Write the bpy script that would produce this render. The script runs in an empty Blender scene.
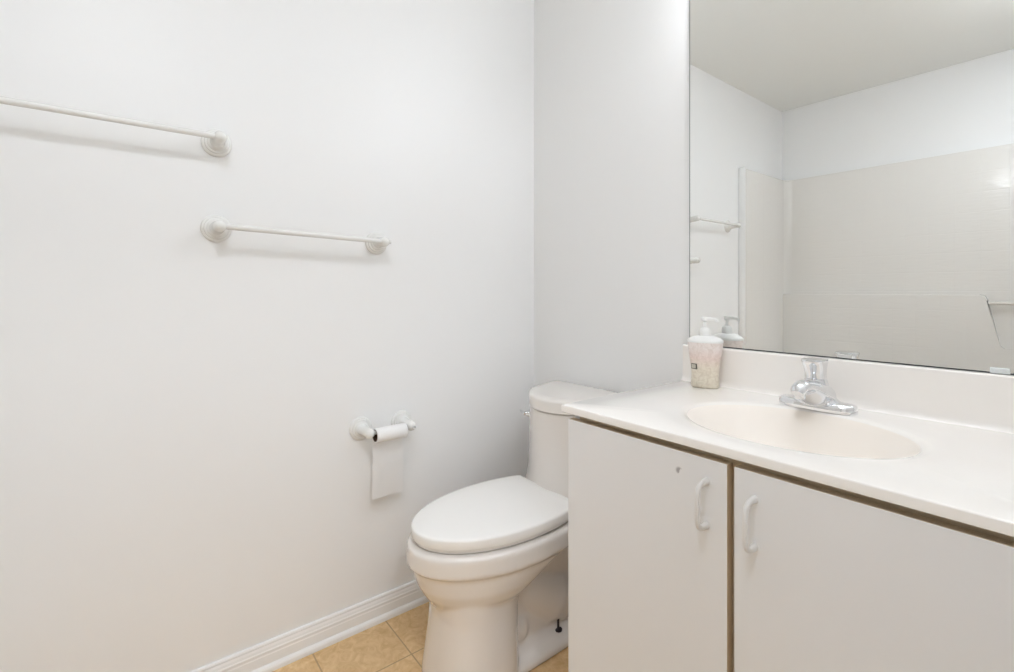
import bpy, bmesh, math, random
from mathutils import Vector, Matrix
random.seed(4)
S = bpy.context.scene
COL = S.collection
PI = math.pi

# ---------------------------------------------------------------- camera
cd = bpy.data.cameras.new('camera'); cam = bpy.data.objects.new('camera', cd); COL.objects.link(cam)
cam.location = (1.513, -1.327, 1.08)
cam.rotation_euler = (PI/2, 0, math.radians(51.937))
cd.sensor_width = 36; cd.lens = 484.0/1014*36
cd.shift_y = -45.0/1014
cd.clip_start = 0.01
S.camera = cam

# ---------------------------------------------------------------- world, lights, exposure
w = bpy.data.worlds.new('world'); S.world = w; w.use_nodes = True
w.node_tree.nodes['Background'].inputs[0].default_value = (0.9, 0.95, 1, 1)
w.node_tree.nodes['Background'].inputs[1].default_value = 0.3
BULB = 17.0        # vanity globe strength
HALL_FILL = 48.0        # strength of the added hall fill lamp
CEIL_FILL = 29.0        # strength of the added bathroom fill lamp
S.view_settings.view_transform = 'Standard'
S.view_settings.look = 'None'
S.view_settings.gamma = 1
S.view_settings.use_curve_mapping = False
S.view_settings.exposure = 0.72
S.cycles.max_bounces = 14
S.cycles.diffuse_bounces = 8
S.cycles.glossy_bounces = 8
S.cycles.sample_clamp_indirect = 4.0

# ---------------------------------------------------------------- room sizes
RX, RY, RZ = 1.52, -2.372, 2.36          # right wall, far wall, ceiling
CT = 0.814                               # countertop height

# ---------------------------------------------------------------- materials
def mat(name, col, rough=.5, metal=0.0, coat=0.0, spec=None, bump=None, emit=None, sss=0):
    m = bpy.data.materials.new(name); m.use_nodes = True
    nt = m.node_tree; b = nt.nodes['Principled BSDF']
    b.inputs['Base Color'].default_value = (*col, 1)
    b.inputs['Roughness'].default_value = rough
    b.inputs['Metallic'].default_value = metal
    b.inputs['Coat Weight'].default_value = coat
    b.inputs['Coat Roughness'].default_value = .08
    if spec is not None: b.inputs['Specular IOR Level'].default_value = spec
    if emit:
        b.inputs['Emission Color'].default_value = (*emit[0], 1)
        b.inputs['Emission Strength'].default_value = emit[1]
    if bump:
        sc, st, dist = bump
        tc = nt.nodes.new('ShaderNodeTexCoord'); n = nt.nodes.new('ShaderNodeTexNoise')
        n.inputs['Scale'].default_value = sc; n.inputs['Detail'].default_value = 4
        bp = nt.nodes.new('ShaderNodeBump'); bp.inputs['Strength'].default_value = st
        bp.inputs['Distance'].default_value = dist
        nt.links.new(tc.outputs['Object'], n.inputs['Vector'])
        nt.links.new(n.outputs['Fac'], bp.inputs['Height'])
        nt.links.new(bp.outputs['Normal'], b.inputs['Normal'])
    return m

def tint(m, c1, c2, scale, detail=5, lo=.35, hi=.65, dist=0.0):
    """noise driven base colour between two pigments"""
    nt = m.node_tree; b = nt.nodes['Principled BSDF']
    tc = nt.nodes.new('ShaderNodeTexCoord'); n = nt.nodes.new('ShaderNodeTexNoise')
    n.inputs['Scale'].default_value = scale; n.inputs['Detail'].default_value = detail
    n.inputs['Distortion'].default_value = dist
    r = nt.nodes.new('ShaderNodeValToRGB')
    r.color_ramp.elements[0].position = lo; r.color_ramp.elements[0].color = (*c1, 1)
    r.color_ramp.elements[1].position = hi; r.color_ramp.elements[1].color = (*c2, 1)
    nt.links.new(tc.outputs['Object'], n.inputs['Vector'])
    nt.links.new(n.outputs['Fac'], r.inputs[0])
    nt.links.new(r.outputs[0], b.inputs['Base Color'])
    return m

WALLP = mat('wall_paint', (.86, .86, .855), .42, bump=(260, .05, .001))
CEILP = mat('ceiling_paint', (.86, .865, .84), .8, bump=(60, .2, .004))
TRIMP = mat('trim_paint', (.87, .868, .86), .3)
CHINA = mat('toilet_china', (.81, .765, .72), .12, coat=.6)
LIDM = mat('seat_plastic', (.89, .87, .84), .25)
MARB = tint(mat('cultured_marble', (.84, .8, .75), .14, coat=.4), (.925, .885, .84), (.94, .905, .865), 6)
BASIN_SHADED = tint(mat('shaded_basin_marble', (.84, .8, .75), .32, coat=.1), (.89, .82, .745), (.90, .84, .77), 6)  # marble of the top, tinted darker and warmer for shading in the bowl
ALMOND = mat('almond_laminate', (.66, .54, .38), .5)
DOORM = mat('door_laminate', (.82, .82, .825), .38, bump=(300, .03, .0005))
HANDM = mat('handle_plastic', (.80, .79, .77), .3)
BARW = mat('towel_bar_enamel', (.80, .795, .77), .25)
CHROME = mat('chrome', (.82, .83, .85), .06, metal=1)
MIRR = mat('mirror_silver', (.93, .94, .93), .0, metal=1)
MEDGE = mat('mirror_edge', (.03, .035, .035), .3)
CLIPM = mat('clip_plastic', (.75, .78, .78), .15)
PAPER = mat('tissue_paper', (.86, .85, .84), .95, bump=(180, .3, .001))
def paper_mat():
    m = mat('thin_tissue_sheet', (.88, .87, .86), .95, bump=(180, .3, .001)); nt = m.node_tree
    tr = nt.nodes.new('ShaderNodeBsdfTranslucent'); tr.inputs[0].default_value = (.9, .89, .88, 1)
    mx = nt.nodes.new('ShaderNodeMixShader'); mx.inputs[0].default_value = .3
    nt.links.new(nt.nodes['Principled BSDF'].outputs[0], mx.inputs[1]); nt.links.new(tr.outputs[0], mx.inputs[2])
    nt.links.new(mx.outputs[0], nt.nodes['Material Output'].inputs[0])
    return m
SHEET = paper_mat()
CARD = mat('cardboard_core', (.10, .06, .04), .9)
BOLTM = mat('bolt_rust', (.05, .04, .045), .5, metal=.4)
PUMPM = mat('pump_plastic', (.86, .86, .84), .3)
TUBM = mat('tub_acrylic', (.70, .67, .62), .16, coat=.3)
DARKM = mat('drain_dark', (.02, .02, .02), .6)
GLOBE = mat('globe_glass', (1, 1, 1), .3, emit=((.925, .965, 1.04), BULB))
HFILL = mat('hall_fill_glass', (1, 1, 1), .3, emit=((.895, .955, 1.04), HALL_FILL))
CFILL = mat('ceiling_fill_glass', (1, 1, 1), .3, emit=((.895, .955, 1.04), CEIL_FILL))

def tile_floor():
    m = mat('floor_tile', (.6, .45, .3), .35)
    nt = m.node_tree; b = nt.nodes['Principled BSDF']; L = nt.links.new
    tc = nt.nodes.new('ShaderNodeTexCoord'); mp = nt.nodes.new('ShaderNodeMapping')
    mp.inputs['Location'].default_value = (.231*4 - .205, .231*4 + .663 - .231*3 + .231, 0)
    br = nt.nodes.new('ShaderNodeTexBrick')
    br.offset = 0; br.squash = 1
    for k, v in (('Scale', 1), ('Mortar Size', .0022), ('Mortar Smooth', .3), ('Bias', 0), ('Brick Width', .231), ('Row Height', .231)):
        br.inputs[k].default_value = v
    br.inputs['Color1'].default_value = (1, 1, 1, 1); br.inputs['Color2'].default_value = (.9, .9, .9, 1)
    n = nt.nodes.new('ShaderNodeTexNoise'); n.inputs['Scale'].default_value = 28; n.inputs['Detail'].default_value = 9
    n.inputs['Distortion'].default_value = 1.2; n.inputs['Roughness'].default_value = .7
    r = nt.nodes.new('ShaderNodeValToRGB')
    e = r.color_ramp.elements
    e[0].position = .3; e[0].color = (.61, .38, .17, 1)
    e[1].position = .72; e[1].color = (.86, .63, .36, 1)
    k = e.new(.5); k.color = (.74, .505, .26, 1)
    mx = nt.nodes.new('ShaderNodeMix'); mx.data_type = 'RGBA'; mx.blend_type = 'MULTIPLY'; mx.inputs[0].default_value = 1
    m2 = nt.nodes.new('ShaderNodeMix'); m2.data_type = 'RGBA'
    L(tc.outputs['Object'], mp.inputs['Vector']); L(mp.outputs[0], br.inputs['Vector'])
    L(tc.outputs['Object'], n.inputs['Vector']); L(n.outputs['Fac'], r.inputs[0])
    L(r.outputs[0], mx.inputs[6]); L(br.outputs['Color'], mx.inputs[7])
    L(br.outputs['Fac'], m2.inputs[0]); L(mx.outputs[2], m2.inputs[6]); m2.inputs[7].default_value = (.47, .31, .165, 1)
    L(m2.outputs[2], b.inputs['Base Color'])
    bp = nt.nodes.new('ShaderNodeBump'); bp.invert = True; bp.inputs['Strength'].default_value = .5; bp.inputs['Distance'].default_value = .002
    L(br.outputs['Fac'], bp.inputs['Height']); L(bp.outputs[0], b.inputs['Normal'])
    return m
FLOORM = tile_floor()

def surround_mat():
    m = mat('surround_acrylic', (.78, .76, .725), .12, coat=.3)
    nt = m.node_tree; b = nt.nodes['Principled BSDF']; L = nt.links.new
    tc = nt.nodes.new('ShaderNodeTexCoord')
    sp = nt.nodes.new('ShaderNodeSeparateXYZ'); ad = nt.nodes.new('ShaderNodeMath'); ad.operation = 'ADD'
    cb = nt.nodes.new('ShaderNodeCombineXYZ')
    L(tc.outputs['Object'], sp.inputs[0]); L(sp.outputs[0], ad.inputs[0]); L(sp.outputs[1], ad.inputs[1])
    L(ad.outputs[0], cb.inputs[0]); L(sp.outputs[2], cb.inputs[1])
    br = nt.nodes.new('ShaderNodeTexBrick'); br.offset = 0
    for k, v in (('Scale', 1), ('Mortar Size', .004), ('Mortar Smooth', 1), ('Brick Width', .108), ('Row Height', .108)):
        br.inputs[k].default_value = v
    L(cb.outputs[0], br.inputs['Vector'])
    n = nt.nodes.new('ShaderNodeTexNoise'); n.inputs['Scale'].default_value = 1; n.inputs['Detail'].default_value = 2
    mp = nt.nodes.new('ShaderNodeMapping'); mp.inputs['Scale'].default_value = (16, 16, 70)
    L(tc.outputs['Object'], mp.inputs['Vector']); L(mp.outputs[0], n.inputs['Vector'])
    b1 = nt.nodes.new('ShaderNodeBump'); b1.invert = True; b1.inputs['Strength'].default_value = .22; b1.inputs['Distance'].default_value = .0015
    b2 = nt.nodes.new('ShaderNodeBump'); b2.inputs['Strength'].default_value = .25; b2.inputs['Distance'].default_value = .003
    L(br.outputs['Fac'], b1.inputs['Height']); L(n.outputs['Fac'], b2.inputs['Height'])
    L(b2.outputs[0], b1.inputs['Normal']); L(b1.outputs[0], b.inputs['Normal'])
    return m
SURR = surround_mat()

def bottle_mat():
    m = mat('marbled_ceramic', (.8, .7, .6), .3, coat=.3)
    nt = m.node_tree; b = nt.nodes['Principled BSDF']; L = nt.links.new
    tc = nt.nodes.new('ShaderNodeTexCoord'); sp = nt.nodes.new('ShaderNodeSeparateXYZ')
    mr = nt.nodes.new('ShaderNodeMapRange'); mr.inputs[1].default_value = .01; mr.inputs[2].default_value = .11
    r = nt.nodes.new('ShaderNodeValToRGB'); e = r.color_ramp.elements
    e[0].position = 0; e[0].color = (.76, .70, .58, 1); e[1].position = 1; e[1].color = (.88, .80, .76, 1)
    k = e.new(.45); k.color = (.82, .74, .62, 1); k = e.new(.72); k.color = (.85, .70, .64, 1)
    n = nt.nodes.new('ShaderNodeTexNoise'); n.inputs['Scale'].default_value = 75; n.inputs['Detail'].default_value = 6; n.inputs['Distortion'].default_value = 1.5
    r2 = nt.nodes.new('ShaderNodeValToRGB'); q = r2.color_ramp.elements
    q[0].position = .32; q[0].color = (.72, .66, .60, 1); q[1].position = .6; q[1].color = (1, 1, 1, 1)
    mx = nt.nodes.new('ShaderNodeMix'); mx.data_type = 'RGBA'; mx.blend_type = 'MULTIPLY'; mx.inputs[0].default_value = .5
    L(tc.outputs['Object'], sp.inputs[0]); L(sp.outputs[2], mr.inputs[0]); L(mr.outputs[0], r.inputs[0])
    L(tc.outputs['Object'], n.inputs['Vector']); L(n.outputs['Fac'], r2.inputs[0])
    L(r.outputs[0], mx.inputs[6]); L(r2.outputs[0], mx.inputs[7]); L(mx.outputs[2], b.inputs['Base Color'])
    return m
BOTTLEM = bottle_mat()

def chipped_door_mat(cx, cz):
    """the white laminate with one small chipped spot of its own at (cx, cz)"""
    m = mat('chipped_laminate', (.82, .82, .825), .38)
    nt = m.node_tree; b = nt.nodes['Principled BSDF']; L = nt.links.new
    tc = nt.nodes.new('ShaderNodeTexCoord'); n = nt.nodes.new('ShaderNodeTexNoise'); n.inputs['Scale'].default_value = 75
    sub = nt.nodes.new('ShaderNodeVectorMath'); sub.operation = 'SUBTRACT'; sub.inputs[1].default_value = (cx, 0, cz)
    mul = nt.nodes.new('ShaderNodeVectorMath'); mul.operation = 'MULTIPLY'; mul.inputs[1].default_value = (1, 0, 1)
    ln = nt.nodes.new('ShaderNodeVectorMath'); ln.operation = 'LENGTH'
    lt = nt.nodes.new('ShaderNodeMapRange'); lt.inputs[1].default_value = .008; lt.inputs[2].default_value = .004
    th = nt.nodes.new('ShaderNodeMapRange'); th.inputs[1].default_value = .44; th.inputs[2].default_value = .5
    mu = nt.nodes.new('ShaderNodeMath'); mu.operation = 'MULTIPLY'
    mx = nt.nodes.new('ShaderNodeMix'); mx.data_type = 'RGBA'
    L(tc.outputs['Object'], sub.inputs[0]); L(sub.outputs[0], mul.inputs[0]); L(mul.outputs[0], ln.inputs[0])
    L(ln.outputs['Value'], lt.inputs[0]); L(tc.outputs['Object'], n.inputs['Vector']); L(n.outputs['Fac'], th.inputs[0])
    L(lt.outputs[0], mu.inputs[0]); L(th.outputs[0], mu.inputs[1]); L(mu.outputs[0], mx.inputs[0])
    mx.inputs[6].default_value = (.82, .82, .825, 1); mx.inputs[7].default_value = (.40, .39, .40, 1)
    L(mx.outputs[2], b.inputs['Base Color'])
    return m

# ---------------------------------------------------------------- mesh helpers
def obj(name, bm, m, parent=None, smooth=False, angle=40, wn=False):
    bmesh.ops.recalc_face_normals(bm, faces=bm.faces)
    me = bpy.data.meshes.new(name)
    for f in bm.faces: f.smooth = smooth
    if smooth and angle < 180:
        for e in bm.edges:
            if len(e.link_faces) == 2 and e.calc_face_angle(0) > math.radians(angle): e.smooth = False
    bm.to_mesh(me); bm.free()
    me.materials.append(m)
    o = bpy.data.objects.new(name, me); COL.objects.link(o)
    if parent: o.parent = parent
    if wn:
        md = o.modifiers.new('weighted', 'WEIGHTED_NORMAL'); md.keep_sharp = True
    return o

def thing(name, label, cat, loc=(0, 0, 0), rz=0, group=None):
    o = bpy.data.objects.new(name, None); COL.objects.link(o)
    o.empty_display_size = .05
    o.location = loc; o.rotation_euler = (0, 0, rz)
    o['label'] = label; o['category'] = cat
    if group: o['group'] = group
    return o

def struct(name, bm, m, smooth=False):
    o = obj(name, bm, m, None, smooth); o['kind'] = 'structure'
    return o

def box(bm, x0, x1, y0, y1, z0, z1, bev=0, seg=2):
    v = [bm.verts.new((x, y, z)) for x in (x0, x1) for y in (y0, y1) for z in (z0, z1)]
    F = [(0, 1, 3, 2), (4, 6, 7, 5), (0, 4, 5, 1), (2, 3, 7, 6), (0, 2, 6, 4), (1, 5, 7, 3)]
    fs = [bm.faces.new([v[i] for i in f]) for f in F]
    if bev:
        es = list({e for f in fs for e in f.edges})
        bmesh.ops.bevel(bm, geom=es, offset=bev, segments=seg, affect='EDGES', profile=.5)
    return bm

def loft(bm, rings, cap0=True, cap1=True, closed=True):
    R = [[bm.verts.new(p) for p in r] for r in rings]
    n = len(R[0])
    for a, b in zip(R, R[1:]):
        for i in range(n if closed else n-1):
            j = (i+1) % n
            bm.faces.new((a[i], a[j], b[j], b[i]))
    if cap0: bm.faces.new(list(reversed(R[0])))
    if cap1: bm.faces.new(R[-1])
    return bm

def lathe(bm, prof, M=Matrix(), n=32, cap0=True, cap1=True):
    """prof: (radius, height) along local z, transformed by M"""
    rings = [[M @ Vector((r*math.cos(2*PI*i/n), r*math.sin(2*PI*i/n), h)) for i in range(n)] for r, h in prof]
    return loft(bm, rings, cap0, cap1)

def tube(bm, pts, rad, n=16, sx=1.0, up=Vector((0, 0, 1))):
    """round bar along a path; rad may be a list; sx widens the section sideways"""
    pts = [Vector(p) for p in pts]; rings = []
    for i, p in enumerate(pts):
        t = (pts[min(i+1, len(pts)-1)] - pts[max(i-1, 0)]).normalized()
        a = t.cross(up)
        if a.length < 1e-4: a = t.cross(Vector((1, 0, 0)))
        a.normalize(); b = a.cross(t).normalized()
        r = rad[i] if isinstance(rad, (list, tuple)) else rad
        rings.append([p + a*(r*sx*math.cos(2*PI*k/n)) + b*(r*math.sin(2*PI*k/n)) for k in range(n)])
    return loft(bm, rings)

def prism(bm, poly, f, d0, d1):
    """poly of 2-D points, f maps (u, v, depth) to 3-D"""
    return loft(bm, [[f(u, v, d0) for u, v in poly], [f(u, v, d1) for u, v in poly]])

def superellipse(cx, cy, a, b, z, p=2.0, n=48):
    out = []
    for i in range(n):
        t = 2*PI*i/n; c, s = math.cos(t), math.sin(t)
        out.append((cx + a*math.copysign(abs(c)**(2/p), c), cy + b*math.copysign(abs(s)**(2/p), s), z))
    return out

RX_ = Matrix.Rotation(PI/2, 4, 'Y')       # local z -> world +x
def along_x(x, y, z): return Matrix.Translation((x, y, z)) @ Matrix.Rotation(PI/2, 4, 'Y')
def along_y(x, y, z): return Matrix.Translation((x, y, z)) @ Matrix.Rotation(-PI/2, 4, 'X')   # local z -> +y

# ================================================================ THE ROOM
HX = 2.75                                # far side of the hall
B = bmesh.new
struct('floor', box(B(), -.1, HX+.1, RY-.1, .45, -.08, 0), FLOORM)
struct('ceiling', box(B(), -.1, HX+.1, RY-.1, .45, RZ, RZ+.08), CEILP)
struct('wall_left', box(B(), -.1, 0, RY-.1, .1, 0, RZ), WALLP)
struct('wall_back', box(B(), 0, RX+.11, 0, .1, 0, RZ), WALLP)
struct('wall_front', box(B(), 0, RX+.11, RY-.1, RY, 0, RZ), WALLP)
bm = B(); D0, D1, DH = -1.64, -.88, 2.03
box(bm, RX, RX+.11, RY, D0, 0, RZ); box(bm, RX, RX+.11, D1, 0, 0, RZ); box(bm, RX, RX+.11, D0, D1, DH, RZ)
struct('wall_right', bm, WALLP)
bm = B()                                  # jambs and casings of the doorway
box(bm, RX-.001, RX+.111, D0-.001, D0+.018, 0, DH); box(bm, RX-.001, RX+.111, D1-.018, D1+.001, 0, DH); box(bm, RX-.001, RX+.111, D0, D1, DH-.018, DH+.001)
for xa, xb in ((RX-.014, RX-.0005), (RX+.1105, RX+.124)):
    box(bm, xa, xb, D0-.055, D0+.004, 0, DH+.055, .003); box(bm, xa, xb, D1-.004, D1+.055, 0, DH+.055, .003)
    box(bm, xa, xb, D0-.055, D1+.055, DH-.004, DH+.055, .003)
struct('door_frame', bm, TRIMP)
struct('wall_hall_right', box(B(), HX, HX+.1, RY-.1, .45, 0, RZ), WALLP)
struct('wall_hall_front', box(B(), RX+.11, HX, RY-.1, RY, 0, RZ), WALLP)
struct('wall_hall_back', box(B(), RX+.11, HX, .35, .45, 0, RZ), WALLP)

BB = [(0, 0), (.021, 0), (.0215, .006), (.021, .012), (.018, .017), (.0135, .0195), (.0125, .021), (.0125, .046), (.0115, .048), (.0115, .052),
      (.0125, .054), (.0125, .058), (.011, .060), (.010, .066), (.0075, .072), (.0085, .074), (.0085, .0775), (.0065, .081), (0, .081)]
struct('baseboard_left', prism(B(), BB, lambda u, v, d: (u, d, v), -1.731, 0), TRIMP)
struct('baseboard_back', prism(B(), BB, lambda u, v, d: (d, -u, v), .0215, .735), TRIMP)
struct('baseboard_right', prism(B(), BB, lambda u, v, d: (RX-u, d, v), D1+.056, -.526), TRIMP)

# ================================================================ TUB AND SURROUND (seen in the mirror)
TY = -1.743
t = thing('bathtub', 'almond bathtub under the glossy surround, seen only in the mirror', 'bathtub', (.76, -2.05, 0))
def tubring(a, b, z, p=5): return [(x-.76, y+2.05, z) for x, y, z in superellipse(.76, (TY+RY+.003)/2-.0, a, b, z, p, 64)]
hy = (TY-RY-.006)/2
bm = B()
loft(bm, [tubring(.757, hy, 0.001, 40), tubring(.757, hy, .385, 40), tubring(.752, hy-.006, .40, 30), tubring(.70, hy-.06, .40, 6), tubring(.685, hy-.075, .385, 5),
          tubring(.62, hy-.11, .12, 4), tubring(.56, hy-.15, .08, 3)])
obj('tub_shell', bm, TUBM, t, True, 50)
obj('drain', lathe(B(), [(.03, 0), (.03, .004), (.012, .006)], Matrix.Translation((.52, 0, .0815)), 24), CHROME, t, True)

t = thing('tub_surround', 'glossy off-white moulded tub surround with faint tile pattern, reflected in the mirror', 'tub surround', (0, 0, 0))
TH, R0 = .044, .045
def inner():
    p = [(TH, TY)]
    for k in range(9):
        a = PI + PI/2*k/8; p.append((TH+R0+R0*math.cos(a), RY+TH+R0+R0*math.sin(a)))
    for k in range(9):
        a = 1.5*PI + PI/2*k/8; p.append((RX-TH-R0+R0*math.cos(a), RY+TH+R0+R0*math.sin(a)))
    p.append((RX-TH, TY)); return p
pin = inner(); pout = [(.001, TY), (.001, RY+.001), (RX-.001, RY+.001), (RX-.001, TY)]
poly = pin + list(reversed(pout))
ST = 1.852
bm = B(); prism(bm, poly, lambda u, v, d: (u, v, d), .402, ST)
top = [e for e in bm.edges if abs(e.verts[0].co.z-ST) < 1e-5 and abs(e.verts[1].co.z-ST) < 1e-5]
bmesh.ops.bevel(bm, geom=top, offset=.006, segments=2, affect='EDGES')
obj('wall_panel', bm, SURR, t, True, 35, True)
ledge = [(.03, .403), (RX-.05, .403), (RX-.05, 1.06), (1.425, 1.06), (1.40, 1.035), (1.36, .79), (1.34, .772), (1.125, .772), (1.105, .79), (1.062, 1.03), (1.052, 1.052), (1.03, 1.062), (.03, 1.062)]
bm = B(); prism(bm, ledge, lambda u, v, d: (u, d, v), RY+TH-.004, RY+TH+.05)
fr = [e for e in bm.edges if all(abs(v.co.y-(RY+TH+.05)) < 1e-5 for v in e.verts)]
bmesh.ops.bevel(bm, geom=fr, offset=.005, segments=3, affect='EDGES', clamp_overlap=True)
obj('moulded_ledge', bm, SURR, t, True, 35, True)
for xa, xb in ((.0008, .043), (RX-.043, RX-.0008)):
    obj('edge_trim', box(B(), xa, xb, TY+.0003, TY+.010, .403, ST+.008, .003), TRIMP, t, True)
obj('washcloth_bar', tube(B(), [(1.045, RY+TH+.03, 1.015), (1.42, RY+TH+.03, 1.015)], .009, 16), TUBM, t, True)

# ================================================================ LAMPS
t = thing('vanity_light', 'chrome strip with four white globe bulbs above the mirror', 'light fixture', (1.107, 0, 2.012))
obj('backplate', box(B(), -.31, .31, -.03, -.0005, -.05, .05, .006), CHROME, t, True)
for k in range(4):
    x = -.2325 + .155*k
    obj('socket', lathe(B(), [(.024, 0), (.024, .02), (.02, .035)], Matrix.Translation((x, -.0305, 0)) @ Matrix.Rotation(PI/2, 4, 'X'), 24), CHROME, t, True)
    pr = [(.014, .036)] + [(.04*math.sin(a), .078-.04*math.cos(a)) for a in [PI*(j/14) for j in range(2, 14)]] + [(.002, .118)]
    obj('globe_bulb', lathe(B(), pr, Matrix.Translation((x, -.0305, 0)) @ Matrix.Rotation(PI/2, 4, 'X'), 24), GLOBE, t, True)

def fill_lamp(x, y, m, label):  # unseen dome added to brighten the bathroom
    t = thing('fill_light', label, 'fill light', (x, y, RZ))
    obj('base_ring', lathe(B(), [(.15, -.0005), (.15, -.02), (.145, -.025)], Matrix(), 40), TRIMP, t, True)
    obj('glass_dome', lathe(B(), [(.138, -.0255)] + [(.138*math.cos(a), -.028-.02*math.sin(a)) for a in [PI/2*j/10 for j in range(1, 10)]] + [(.003, -.0482)], Matrix(), 40), m, t, True)
fill_lamp(1.36, -1.45, CFILL, 'added fill dome on the bathroom ceiling, out of view')  # added fill, kept out of the mirror view
fill_lamp(2.2, -1.25, HFILL, 'added fill dome on the hallway ceiling, out of view')  # added fill, shining in through the doorway

# ================================================================ VANITY
VX0, VX1 = .712, RX-.002
t = thing('vanity_cabinet', 'white two-door bathroom vanity cabinet under the cream sink top', 'cabinet', (VX0, -.5, 0))
def L_(bm): bmesh.ops.translate(bm, vec=Vector((-VX0, .5, 0)), verts=bm.verts); return bm
FY = -.497                                # face-frame plane
bm = B()
box(bm, VX0, VX0+.016, FY, -.002, .001, CT-.018)                      # side panels
box(bm, VX1-.016, VX1, FY, -.002, .001, CT-.018)
box(bm, VX0+.016, VX1-.016, FY+.01, -.002, .09, .106)              # bottom
box(bm, VX0+.016, VX1-.016, FY+.07, FY+.086, .001, .09)              # toe board
box(bm, VX0+.016, VX1-.016, -.012, -.002, .106, CT-.018)              # back
obj('cabinet_body', L_(bm), DOORM, t)
bm = B()
xa, xb = VX0+.0165, VX1-.0165
box(bm, xa, xb, FY+.0005, FY+.009, .107, .13); box(bm, xa, xb, FY+.0005, FY+.009, .742, CT-.0185)
box(bm, 1.075, 1.125, FY+.0005, FY+.009, .13, .742)
obj('face_frame', L_(bm), ALMOND, t)
GAP = 1.099
CH = chipped_door_mat(1.001-VX0, .746)
hnd = [(1.056, .704), (1.139, .700)]
for k, (xa, xb, m) in enumerate(((VX0+.001, GAP-.006, CH), (GAP+.006, VX1-.004, DOORM))):
    bm = B(); box(bm, xa, xb, -.5195, FY-.0045, .10, .783, .0012, 2)
    d = obj('door', L_(bm), m, t, True, 60, True)
    d.data.materials.append(ALMOND)          # raw almond edges of the board
    for p in d.data.polygons:
        if abs(p.normal.x) > .8 or p.normal.z > .8: p.material_index = 1
    hx, hz = hnd[k]
    Y = -.5195
    P = [(hx, Y+.0, hz+.039), (hx, Y-.010, hz+.039), (hx, Y-.020, hz+.0377), (hx, Y-.0275, hz+.0325), (hx, Y-.031, hz+.026), (hx, Y-.032, hz+.01), (hx, Y-.032, hz-.01),
         (hx, Y-.031, hz-.026), (hx, Y-.0275, hz-.0325), (hx, Y-.020, hz-.0377), (hx, Y-.010, hz-.039), (hx, Y+.0, hz-.039)]
    bm = B(); tube(bm, P, [.006, .0048, .0044, .0043, .0041, .0038, .0038, .0041, .0043, .0044, .0048, .006], 14, 1.2, Vector((1, 0, 0)))
    obj('door_handle', L_(bm), HANDM, d, True, 60)

# ---- one-piece cultured marble top with integral bowl
t = thing('sink_countertop', 'glossy cream countertop with integral oval sink and backsplash', 'countertop', (VX0, -.5, CT))
def L2(bm): bmesh.ops.translate(bm, vec=Vector((-VX0, .5, -CT)), verts=bm.verts); return bm
CX0, CX1, CY0, CY1 = .697, RX-.0015, -.526, -.0015
SX, SY, SA, SB, SD = 1.100, -.289, .203, .162, .115
n = 96
def ell(k, z, p=2.0): return superellipse(SX, SY, SA*k, SB*k, z, p, n)
def rect_ring(z, ins=0.0):
    out = []
    x0, x1, y0, y1 = CX0+ins, CX1-ins*0, CY0+ins, CY1
    for i in range(n):
        a = 2*PI*i/n; c, s = math.cos(a), math.sin(a)
        tx = ((x1-SX)/c if c > 1e-9 else (x0-SX)/c if c < -1e-9 else 1e9)
        ty = ((y1-SY)/s if s > 1e-9 else (y0-SY)/s if s < -1e-9 else 1e9)
        q = min(tx, ty); out.append([SX+c*q, SY+s*q, z])
    for cxr, cyr in ((x0, y0), (x1, y0), (x0, y1), (x1, y1)):     # snap nearest to the real corners
        j = min(range(n), key=lambda i: (out[i][0]-cxr)**2+(out[i][1]-cyr)**2); out[j][0], out[j][1] = cxr, cyr
    return [tuple(p) for p in out]
bm = B()
rings = [rect_ring(CT-.0175, .002), rect_ring(CT-.0165, .0004), rect_ring(CT-.0028, 0), rect_ring(CT-.0008, .0008), rect_ring(CT, .0028), ell(1.2, CT, 2.1), ell(1.09, CT), ell(1.05, CT-.0005), ell(1.02, CT-.0018), ell(.99, CT-.0045)]
loft(bm, rings, False, False)
obj('worktop', L2(bm), MARB, t, True, 50)
bm = B()
rings = [ell(.99, CT-.0045)]
for j in range(1, 25):
    u = (j/24)**1.4; k = .99*(1-u)+.09*u
    d = .0045 + (SD-.0045)*(1-(k/.99)**2.2)**1.12
    rings.append(ell(k, CT-d))
loft(bm, rings, False, False)
obj('sink_bowl', L2(bm), BASIN_SHADED, t, True, 180)
obj('drain', L2(lathe(B(), [(.021, CT-SD-.001), (.021, CT-SD+.002), (.017, CT-SD+.003), (.014, CT-SD+.0005), (.002, CT-SD)], Matrix.Translation((SX, SY, 0)), 24)), CHROME, t, True)
bm = B(); BS = .92
prof = [(-.0015, CT-.002), (-.032, CT-.001), (-.028, CT+.002), (-.0235, CT+.006), (-.0215, CT+.012), (-.021, CT+.02), (-.020, BS-.005), (-.0185, BS-.0015), (-.0155, BS), (-.0015, BS)]
prism(bm, prof, lambda u, v, d: (d, u, v), CX0+.0, CX1)
obj('backsplash', L2(bm), MARB, t, True, 50, True)

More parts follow.
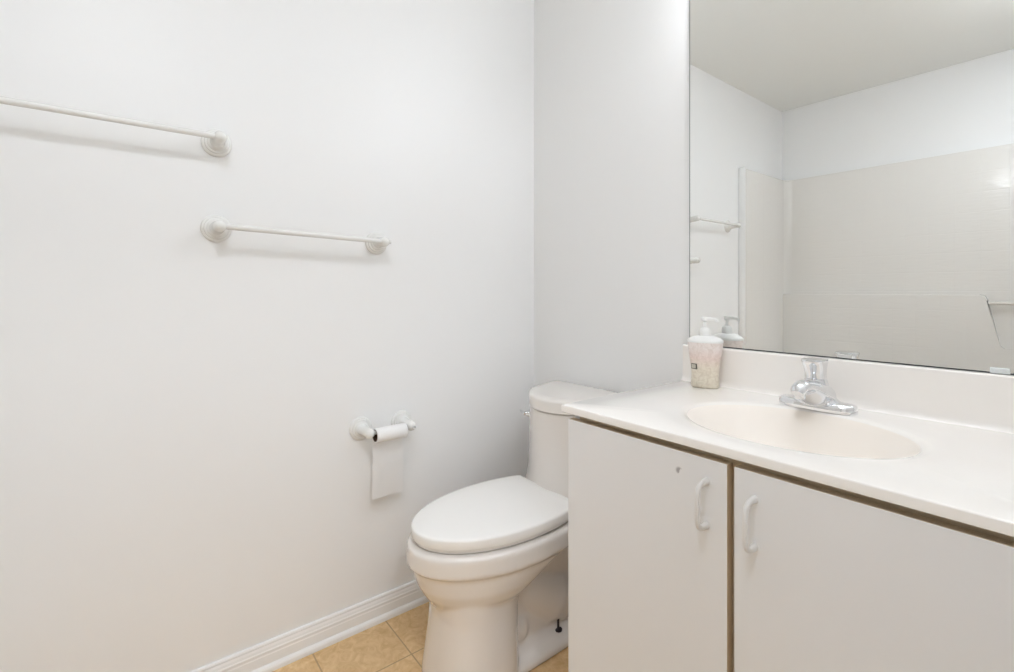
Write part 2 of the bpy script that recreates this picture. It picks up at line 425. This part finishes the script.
# ---- faucet
FX, FYc = 1.082, -.098
t = thing('faucet', 'chrome single-handle faucet mounted behind the sink bowl', 'faucet', (FX, FYc, CT))
bm = B()
loft(bm, [superellipse(0, 0, .078, .028, .0005, 3), superellipse(0, 0, .078, .028, .012, 3), superellipse(0, 0, .0765, .0265, .0165, 3), superellipse(0, 0, .072, .023, .0195, 2.8), superellipse(0, 0, .055, .015, .021, 2.4)])
obj('base_plate', bm, CHROME, t, True, 60)
bm = B()
loft(bm, [superellipse(0, -.002, .060, .0265, .012, 2.6), superellipse(0, -.002, .050, .0262, .020, 2.4), superellipse(0, -.003, .040, .026, .028, 2.2), superellipse(0, -.004, .032, .0255, .040, 2.1), superellipse(0, -.005, .0265, .0245, .052, 2), superellipse(0, -.006, .0235, .0232, .064, 2), superellipse(0, -.006, .0222, .0222, .0685, 2)])
obj('valve_body', bm, CHROME, t, True, 60)
bm = B()
P = [(0, .002, .030), (0, -.012, .034), (0, -.026, .040), (0, -.040, .0475), (0, -.055, .054), (0, -.072, .058), (0, -.088, .057), (0, -.1, .053), (0, -.107, .047)]
tube(bm, P, [.030, .030, .0275, .0235, .0185, .0150, .0138, .0125, .009], 24, 1.28)
obj('spout', bm, CHROME, t, True, 60)
obj('aerator', lathe(B(), [(.0105, .035), (.011, .037), (.011, .052)], Matrix.Translation((0, -.092, 0)), 24), CHROME, t, True)
bm = B()
def hring(cy, a, b, z, sl, p=2.6):        # tilted section: rises to the back by slope sl
    return [(x, y, zz + (y-cy)*sl) for x, y, zz in superellipse(0, cy, a, b, z, p, 48)]
loft(bm, [hring(-.006, .0212, .0212, .070, 0, 2), hring(-.006, .0218, .0218, .074, 0, 2), hring(-.007, .0212, .0215, .082, .04, 2.1), hring(-.008, .0215, .0230, .092, .05, 2.4), hring(-.010, .0225, .026, .102, .04, 2.8),
          hring(-.012, .0238, .029, .1095, .0, 3.0), hring(-.012, .0232, .0283, .1125, .0, 3.0), hring(-.012, .018, .023, .1137, .0, 2.8)])
obj('lever_handle', bm, CHROME, t, True, 60)
obj('lift_rod', lathe(B(), [(.002, .01), (.002, .06), (.0045, .064), (.0045, .072), (.002, .075)], Matrix.Translation((0, .033, 0)), 16), CHROME, t, True)

# ---- soap dispenser
SPX, SPY = .795, -.067
t = thing('soap_dispenser', 'marbled pink and beige soap dispenser with white pump by the mirror corner', 'soap dispenser', (SPX, SPY, CT+.0005), math.radians(16))
bm = B()
ZS = 1.085
prof = [(.036, .0245, 0), (.0385, .027, .003), (.0385, .027, .012), (.0375, .0265, .03), (.038, .027, .045), (.041, .029, .065), (.0445, .031, .085), (.047, .0325, .1), (.0485, .033, .110), (.0485, .033, .114)]
loft(bm, [superellipse(0, 0, a*.96, b*.96, z*ZS, 2.3) for a, b, z in prof])
obj('bottle', bm, BOTTLEM, t, True, 60)
bm = B()
prof = [(.0485, .033, .1142), (.0492, .0335, .117), (.048, .0325, .120), (.042, .028, .1245), (.032, .022, .1285), (.020, .018, .131)]
loft(bm, [superellipse(0, 0, a*.96, b*.96, z*ZS, 2.3) for a, b, z in prof])
obj('shoulder', bm, PUMPM, t, True, 60)
bm = B()
lathe(bm, [(.0155, .1305), (.0155, .142), (.013, .148), (.0085, .151), (.005, .152), (.005, .166), (.0085, .167), (.0095, .170), (.0095, .176), (.007, .1785), (.002, .179)], Matrix.Scale(ZS, 4, (0, 0, 1)), 24)
tube(bm, [(0, 0, .1873), (.015, -.002, .188), (.026, -.004, .1875), (.033, -.005, .185), (.036, -.0055, .181)], [.006, .0055, .0045, .0038, .003], 12)
obj('pump', bm, PUMPM, t, True, 60)
th = math.radians(232); a_, b_ = .0368, .0258
lx, ly = a_*math.cos(th)*1.02, b_*math.sin(th)*1.06
nx, ny = math.cos(th)/a_, math.sin(th)/b_; q = math.hypot(nx, ny); nx /= q; ny /= q
Ml = Matrix.Translation((lx, ly, .058)) @ Matrix(((-ny, nx, 0, 0), (nx, ny, 0, 0), (0, 0, 1, 0), (0, 0, 0, 1)))
LAB = mat('label_edge', (.10, .09, .07), .5); LABI = mat('label_face', (.55, .51, .42), .5)
bm = B(); box(bm, -.009, .009, -.002, .0022, -.0075, .0075); bmesh.ops.transform(bm, matrix=Ml, verts=bm.verts); lb = obj('label', bm, LAB, t)
bm = B(); box(bm, -.0068, .0068, .0, .0028, -.0053, .0053); bmesh.ops.transform(bm, matrix=Ml, verts=bm.verts); obj('label_face', bm, LABI, lb)

# ---- wall mirror
MX0, MX1, MZ0, MZ1 = .7105, RX-.012, BS+.001, 1.958
t = thing('wall_mirror', 'large frameless wall mirror above the sink countertop', 'mirror', (MX0, 0, MZ0))
W_, H_ = MX1-MX0, MZ1-MZ0
obj('glass', box(B(), .0018, W_-.0018, -.0062, -.0058, .0022, H_-.0018), MIRR, t)
obj('backing', box(B(), 0, W_, -.006, -.0005, 0, H_), MEDGE, t)
for cx, z0, z1 in ((1.365-MX0, -.0, .011), (.04, H_-.011, H_+.003), (.77, H_-.011, H_+.003)):
    bm = B(); box(bm, cx-.014, cx+.014, -.0098, -.0064, z0, z1, .0012); 
    obj('mirror_clip', bm, CLIPM, t)

# ================================================================ WALL HARDWARE ON THE LEFT WALL
def post_mesh(R=.0365, reach=.07, ball=.0155):
    bm = B()
    prof = [(R, 0.0005), (R, .005), (R-.003, .008), (R-.0065, .0085), (R-.008, .0125), (R-.0125, .0135), (R-.014, .0175), (R-.0185, .020), (.0165, .028), (.0155, .040), (.0155, .055)]
    prof += [(ball*math.sin(a), reach-ball*math.cos(a)*1.0) for a in [PI*j/16 for j in range(9, 16)]] + [(.002, reach+ball)]
    lathe(bm, prof, RX_, 36)
    return bm
def towel_bar(y0, y1, z, label, tilt=0):
    t = thing('towel_bar', label, 'towel bar', (0, y0, z), 0, 'white towel bars on the left wall')
    for y in (0, y1-y0):
        p = obj('mounting_post', post_mesh(), BARW, t, True, 50); p.location = (0, y, 0)
    sg = 1 if y1 > y0 else -1; q = y1-y0
    obj('rail', tube(B(), [(.07, y, 0) for y in ((.0, q, q+.015, q+.018, q+.021, q+.0225) if tilt else (0, q))],
        [.0075, .0075, .0055, .006, .005, .002] if tilt else .0075, 16), BARW, t, True)
    t.rotation_euler.x = tilt
towel_bar(-1.139, -1.596, 1.478, 'higher white towel bar, running out of the left edge of the photo')
towel_bar(-1.140, -.688, 1.248, 'lower white towel bar, both ends visible on the wall above the paper holder', -.026)

HY0, HY1, HZ = -.740, -.599, .640
t = thing('toilet_paper_holder', 'white two-post toilet paper holder on the left wall', 'toilet paper holder', (0, HY0, HZ))
for y in (0, HY1-HY0):
    p = obj('mounting_post', post_mesh(.0365, .075, .016), BARW, t, True, 50); p.location = (0, y, 0)
obj('roller', tube(B(), [(.075, .01, 0), (.075, HY1-HY0-.01, 0)], .0065, 14), BARW, t, True)
bm = B(); lathe(bm, [(.0068, 0), (.008, .001), (.008, .005), (.0072, .006)], along_y(.075, HY1-HY0-.0195, 0), 16); lathe(bm, [(.0, 0.0), (.005, .001), (.0065, .006), (.004, .011), (.001, .012)], along_x(.0905, HY1-HY0, -.0), 16)
obj('roller_cap', bm, CHROME, t, True)

RY0, RY1, RR = -.722, -.620, .0225
t = thing('toilet_paper_roll', 'nearly used-up toilet paper roll with a short sheet hanging down', 'toilet paper', (.075, RY0, HZ-.0102))
Lr = RY1-RY0; IR = .0188
M0 = Matrix.Rotation(-PI/2, 4, 'X')
bm = B(); lathe(bm, [(IR, 0), (RR-.0008, 0), (RR, .001), (RR, Lr-.001), (RR-.0008, Lr), (IR, Lr), (IR, 0)], M0, 40, False, False)
obj('paper', bm, PAPER, t, True, 50)
bm = B(); lathe(bm, [(IR-.0003, -.0008), (IR-.0003, Lr+.0008), (IR-.0016, Lr+.0008), (IR-.0016, -.0008), (IR-.0003, -.0008)], M0, 40, False, False)
obj('cardboard_core', bm, CARD, t, True, 50)
# hanging sheet from the wall side of the roll, with its perforation line and a slight curl
path = []
for j in range(8):
    a = PI*.62 + (PI*.38)*j/7; path.append((RR*1.015*math.cos(a), RR*1.015*math.sin(a)))
N = 22
for j in range(1, N+1):
    u = j/N; z = -.208*u
    path.append((-RR*1.015 + .003*math.sin(u*PI*1.2) - .0035*(1 if abs(u-.47) < .02 else 0)*-.4 - .004*u*u, z))
bm = B(); nw = 8
G = [[None]*(nw+1) for _ in path]
for i, (px, pz) in enumerate(path):
    u = max(0, (i-7)/N)
    for k in range(nw+1):
        s = k/nw
        yy = Lr*s - .003*u*(1-s) + .004*u ; wv = .0022*u*math.sin(s*PI*2+.6)
        G[i][k] = bm.verts.new((px+wv, yy, pz))
for i in range(len(path)-1):
    for k in range(nw): bm.faces.new((G[i][k], G[i+1][k], G[i+1][k+1], G[i][k+1]))
obj('loose_sheet', bm, SHEET, t, True, 50)

# ================================================================ TOILET
TX = .360
t = thing('toilet', 'almond-white toilet with closed oval lid between left wall and vanity', 'toilet', (TX, -.02, 0))
def egg(yw, yf, yb, hw, hb, z, n=64, pb=2.3, pf=2.0):
    """plan outline: elliptical nose from the widest line yw to yf, and a side narrowing to half-width hb at the straight back yb"""
    half = []
    m = n//2
    for i in range(m//2):                        # nose, from tip to widest
        a = PI/2*i/(m//2)
        half.append((hw*math.sin(a)**(2/pf), yw+(yf-yw)*math.cos(a)**(2/pf)))
    for i in range(m//2+1):
        u = i/(m//2)
        half.append((hb+(hw-hb)*(1-u**pb), yw+(yb-yw)*u))
    right = half; left = [(-x, y) for x, y in reversed(half[1:])]
    return [(x, y+.02, z) for x, y in right+left]
# lid and seat
LZ = .445
bm = B()
K = dict(n=72)
def lid(z, ins, z2=None): return egg(-.440, -.731+ins, -.260-ins*.6, .170-ins, .142-ins, z, 72)
loft(bm, [lid(LZ-.029, .004), lid(LZ-.0275, .001), lid(LZ-.025, .0), lid(LZ-.006, .0003), lid(LZ-.0025, .0016), lid(LZ-.0008, .0042), lid(LZ+.0002, .012), lid(LZ+.0012, .05)])
obj('seat_lid', bm, LIDM, t, True, 60)
bm = B()
loft(bm, [lid(LZ-.0405, .012), lid(LZ-.038, .009), lid(LZ-.032, .009), lid(LZ-.0295, .012)])
obj('seat', bm, LIDM, t, True, 60)
for s in (-1, 1):
    bm = B(); box(bm, s*.07-.022, s*.07+.022, -.242, -.222, .3995, .428, .006, 3); obj('seat_hinge', bm, LIDM, t, True)
# china body, grown into one smooth skin
bm = B()
def body(z, yw, yf, yb, hw, hb, pb=2.5): return egg(yw, yf, yb, hw, hb, z, 72, pb)
loft(bm, [body(.346, -.45, -.742, -.10, .179, .115, 2.0), body(.350, -.45, -.745, -.10, .181, .116, 2.0), body(.398, -.45, -.742, -.10, .181, .12, 2.0), body(.402, -.45, -.736, -.10, .177, .117, 2.0)])
loft(bm, [body(.20, -.53, -.655, -.43, .09, .06), body(.238, -.52, -.682, -.42, .122, .08), body(.262, -.51, -.700, -.40, .142, .09), body(.29, -.49, -.716, -.36, .157, .10), body(.32, -.465, -.726, -.30, .167, .105), body(.345, -.45, -.732, -.2, .172, .11), body(.36, -.45, -.732, -.12, .173, .11)])
def col(z, yf, yb, hw): return [(x+.009, y+.02, zz) for x, y, zz in superellipse(0, (yf+yb)/2, hw, (yb-yf)/2, z, 2.6, 64)]
loft(bm, [col(0.001, -.690, -.440, .134), col(.03, -.688, -.440, .131), col(.12, -.676, -.438, .122), col(.2, -.668, -.434, .116), col(.28, -.675, -.42, .119)])
def ftr(z, yf, yb, hw): return [(x, y+.02, zz) for x, y, zz in superellipse(0, (yf+yb)/2, hw, (yb-yf)/2, z, 4, 64)]
loft(bm, [ftr(.001, -.66, -.085, .118), ftr(.018, -.66, -.085, .117), ftr(.030, -.65, -.09, .108), ftr(.042, -.64, -.1, .085), ftr(.06, -.62, -.11, .07)])
loft(bm, [ftr(.03, -.5, -.11, .072), ftr(.20, -.5, -.10, .066), ftr(.30, -.5, -.09, .085), ftr(.37, -.5, -.06, .14), ftr(.395, -.5, -.06, .15)])
tube(bm, [(0, -.40, .22), (0, -.33, .17), (0, -.27, .13), (0, -.21, .10), (0, -.15, .06)], [.07, .088, .098, .088, .06], 24, 1.05)
tube(bm, [(0, -.47, .10), (0, -.40, .09), (0, -.36, .07)], [.06, .07, .05], 24, 1.2)
tmp = bpy.data.meshes.new('tmp'); bmesh.ops.recalc_face_normals(bm, faces=bm.faces); bm.to_mesh(tmp); bm.free()
to = bpy.data.objects.new('tmp', tmp); COL.objects.link(to)
md = to.modifiers.new('r', 'REMESH'); md.mode = 'VOXEL'; md.voxel_size = .005
md = to.modifiers.new('s', 'CORRECTIVE_SMOOTH') if False else to.modifiers.new('s', 'SMOOTH'); md.factor = .5; md.iterations = 11
dg = bpy.context.evaluated_depsgraph_get()
me = bpy.data.meshes.new_from_object(to.evaluated_get(dg)); me.name = 'bowl'
bpy.data.objects.remove(to)
for p in me.polygons: p.use_smooth = True
me.materials.clear(); me.materials.append(CHINA)
bo = bpy.data.objects.new('bowl', me); COL.objects.link(bo); bo.parent = t
# tank: bowed front, flaring into the deck
def tank(z, hwf, hwb, yf, yc, yb=-.022, ins=0.0):
    """plan: bowed front between rounded corners (hwf, yc), sides widening to (hwb, yb) at the wall"""
    out = []; m = 24
    hwf -= ins; hwb -= ins; yf += ins; yb -= ins
    for i in range(m+1):
        u = -1+2*i/m; out.append((u*hwf, yf+(yc-yf)*abs(u)**1.9, z))
    side = [(hwf+.006, yc+.014), (hwf+.013, yc+.032), (hwf+(hwb-hwf)*.6, yc+(yb-yc)*.5), (hwb-.003, yb-.02), (hwb-.004, yb-.004), (hwb-.012, yb)]
    out += [(x, y, z) for x, y in side]
    for i in range(1, 6): out.append(((hwb-.012)*(1-2*i/6), yb, z))
    out += [(-x, y, z) for x, y in reversed(side)]
    return [(x, y+.02, zz) for x, y, zz in out]
bm = B()
loft(bm, [tank(.385, .172, .186, -.285, -.215), tank(.41, .170, .186, -.281, -.210), tank(.43, .168, .188, -.277, -.206), tank(.455, .166, .190, -.272, -.202), tank(.50, .165, .195, -.275, -.197), tank(.60, .164, .202, -.280, -.193), tank(.690, .162, .207, -.283, -.190), tank(.693, .159, .204, -.279, -.187)])
obj('tank', bm, CHINA, t, True, 45)
bm = B()
loft(bm, [tank(.6945, .159, .206, -.284, -.188, -.016), tank(.697, .163, .211, -.289, -.191, -.012), tank(.728, .164, .212, -.290, -.192, -.012), tank(.7335, .161, .209, -.287, -.189, -.014), tank(.7365, .154, .202, -.280, -.182, -.02), tank(.738, .138, .186, -.25, -.165, -.035)])
obj('tank_lid', bm, CHINA, t, True, 45)
bm = B()
Ml = Matrix.Translation((-.132, -.196, .652)) @ Matrix.Rotation(math.radians(-30), 4, 'Z') @ Matrix.Rotation(PI/2, 4, 'X')
lathe(bm, [(.012, 0), (.012, .008), (.009, .012), (.008, .018), (.002, .019)], Ml, 20)
tube(bm, [(-.142, -.213, .652), (-.156, -.213, .653), (-.172, -.208, .656)], [.007, .0055, .0035], 12)
obj('flush_lever', bm, CHROME, t, True)
for s in (-1, 1):
    bm = B()
    lathe(bm, [(.012, .0), (.012, .004), (.008, .0055), (.0035, .006), (.0035, .034), (.001, .035)], Matrix.Translation((s*.083, -.270, .0425)), 16)
    obj('floor_bolt', bm, BOLTM, t, True)
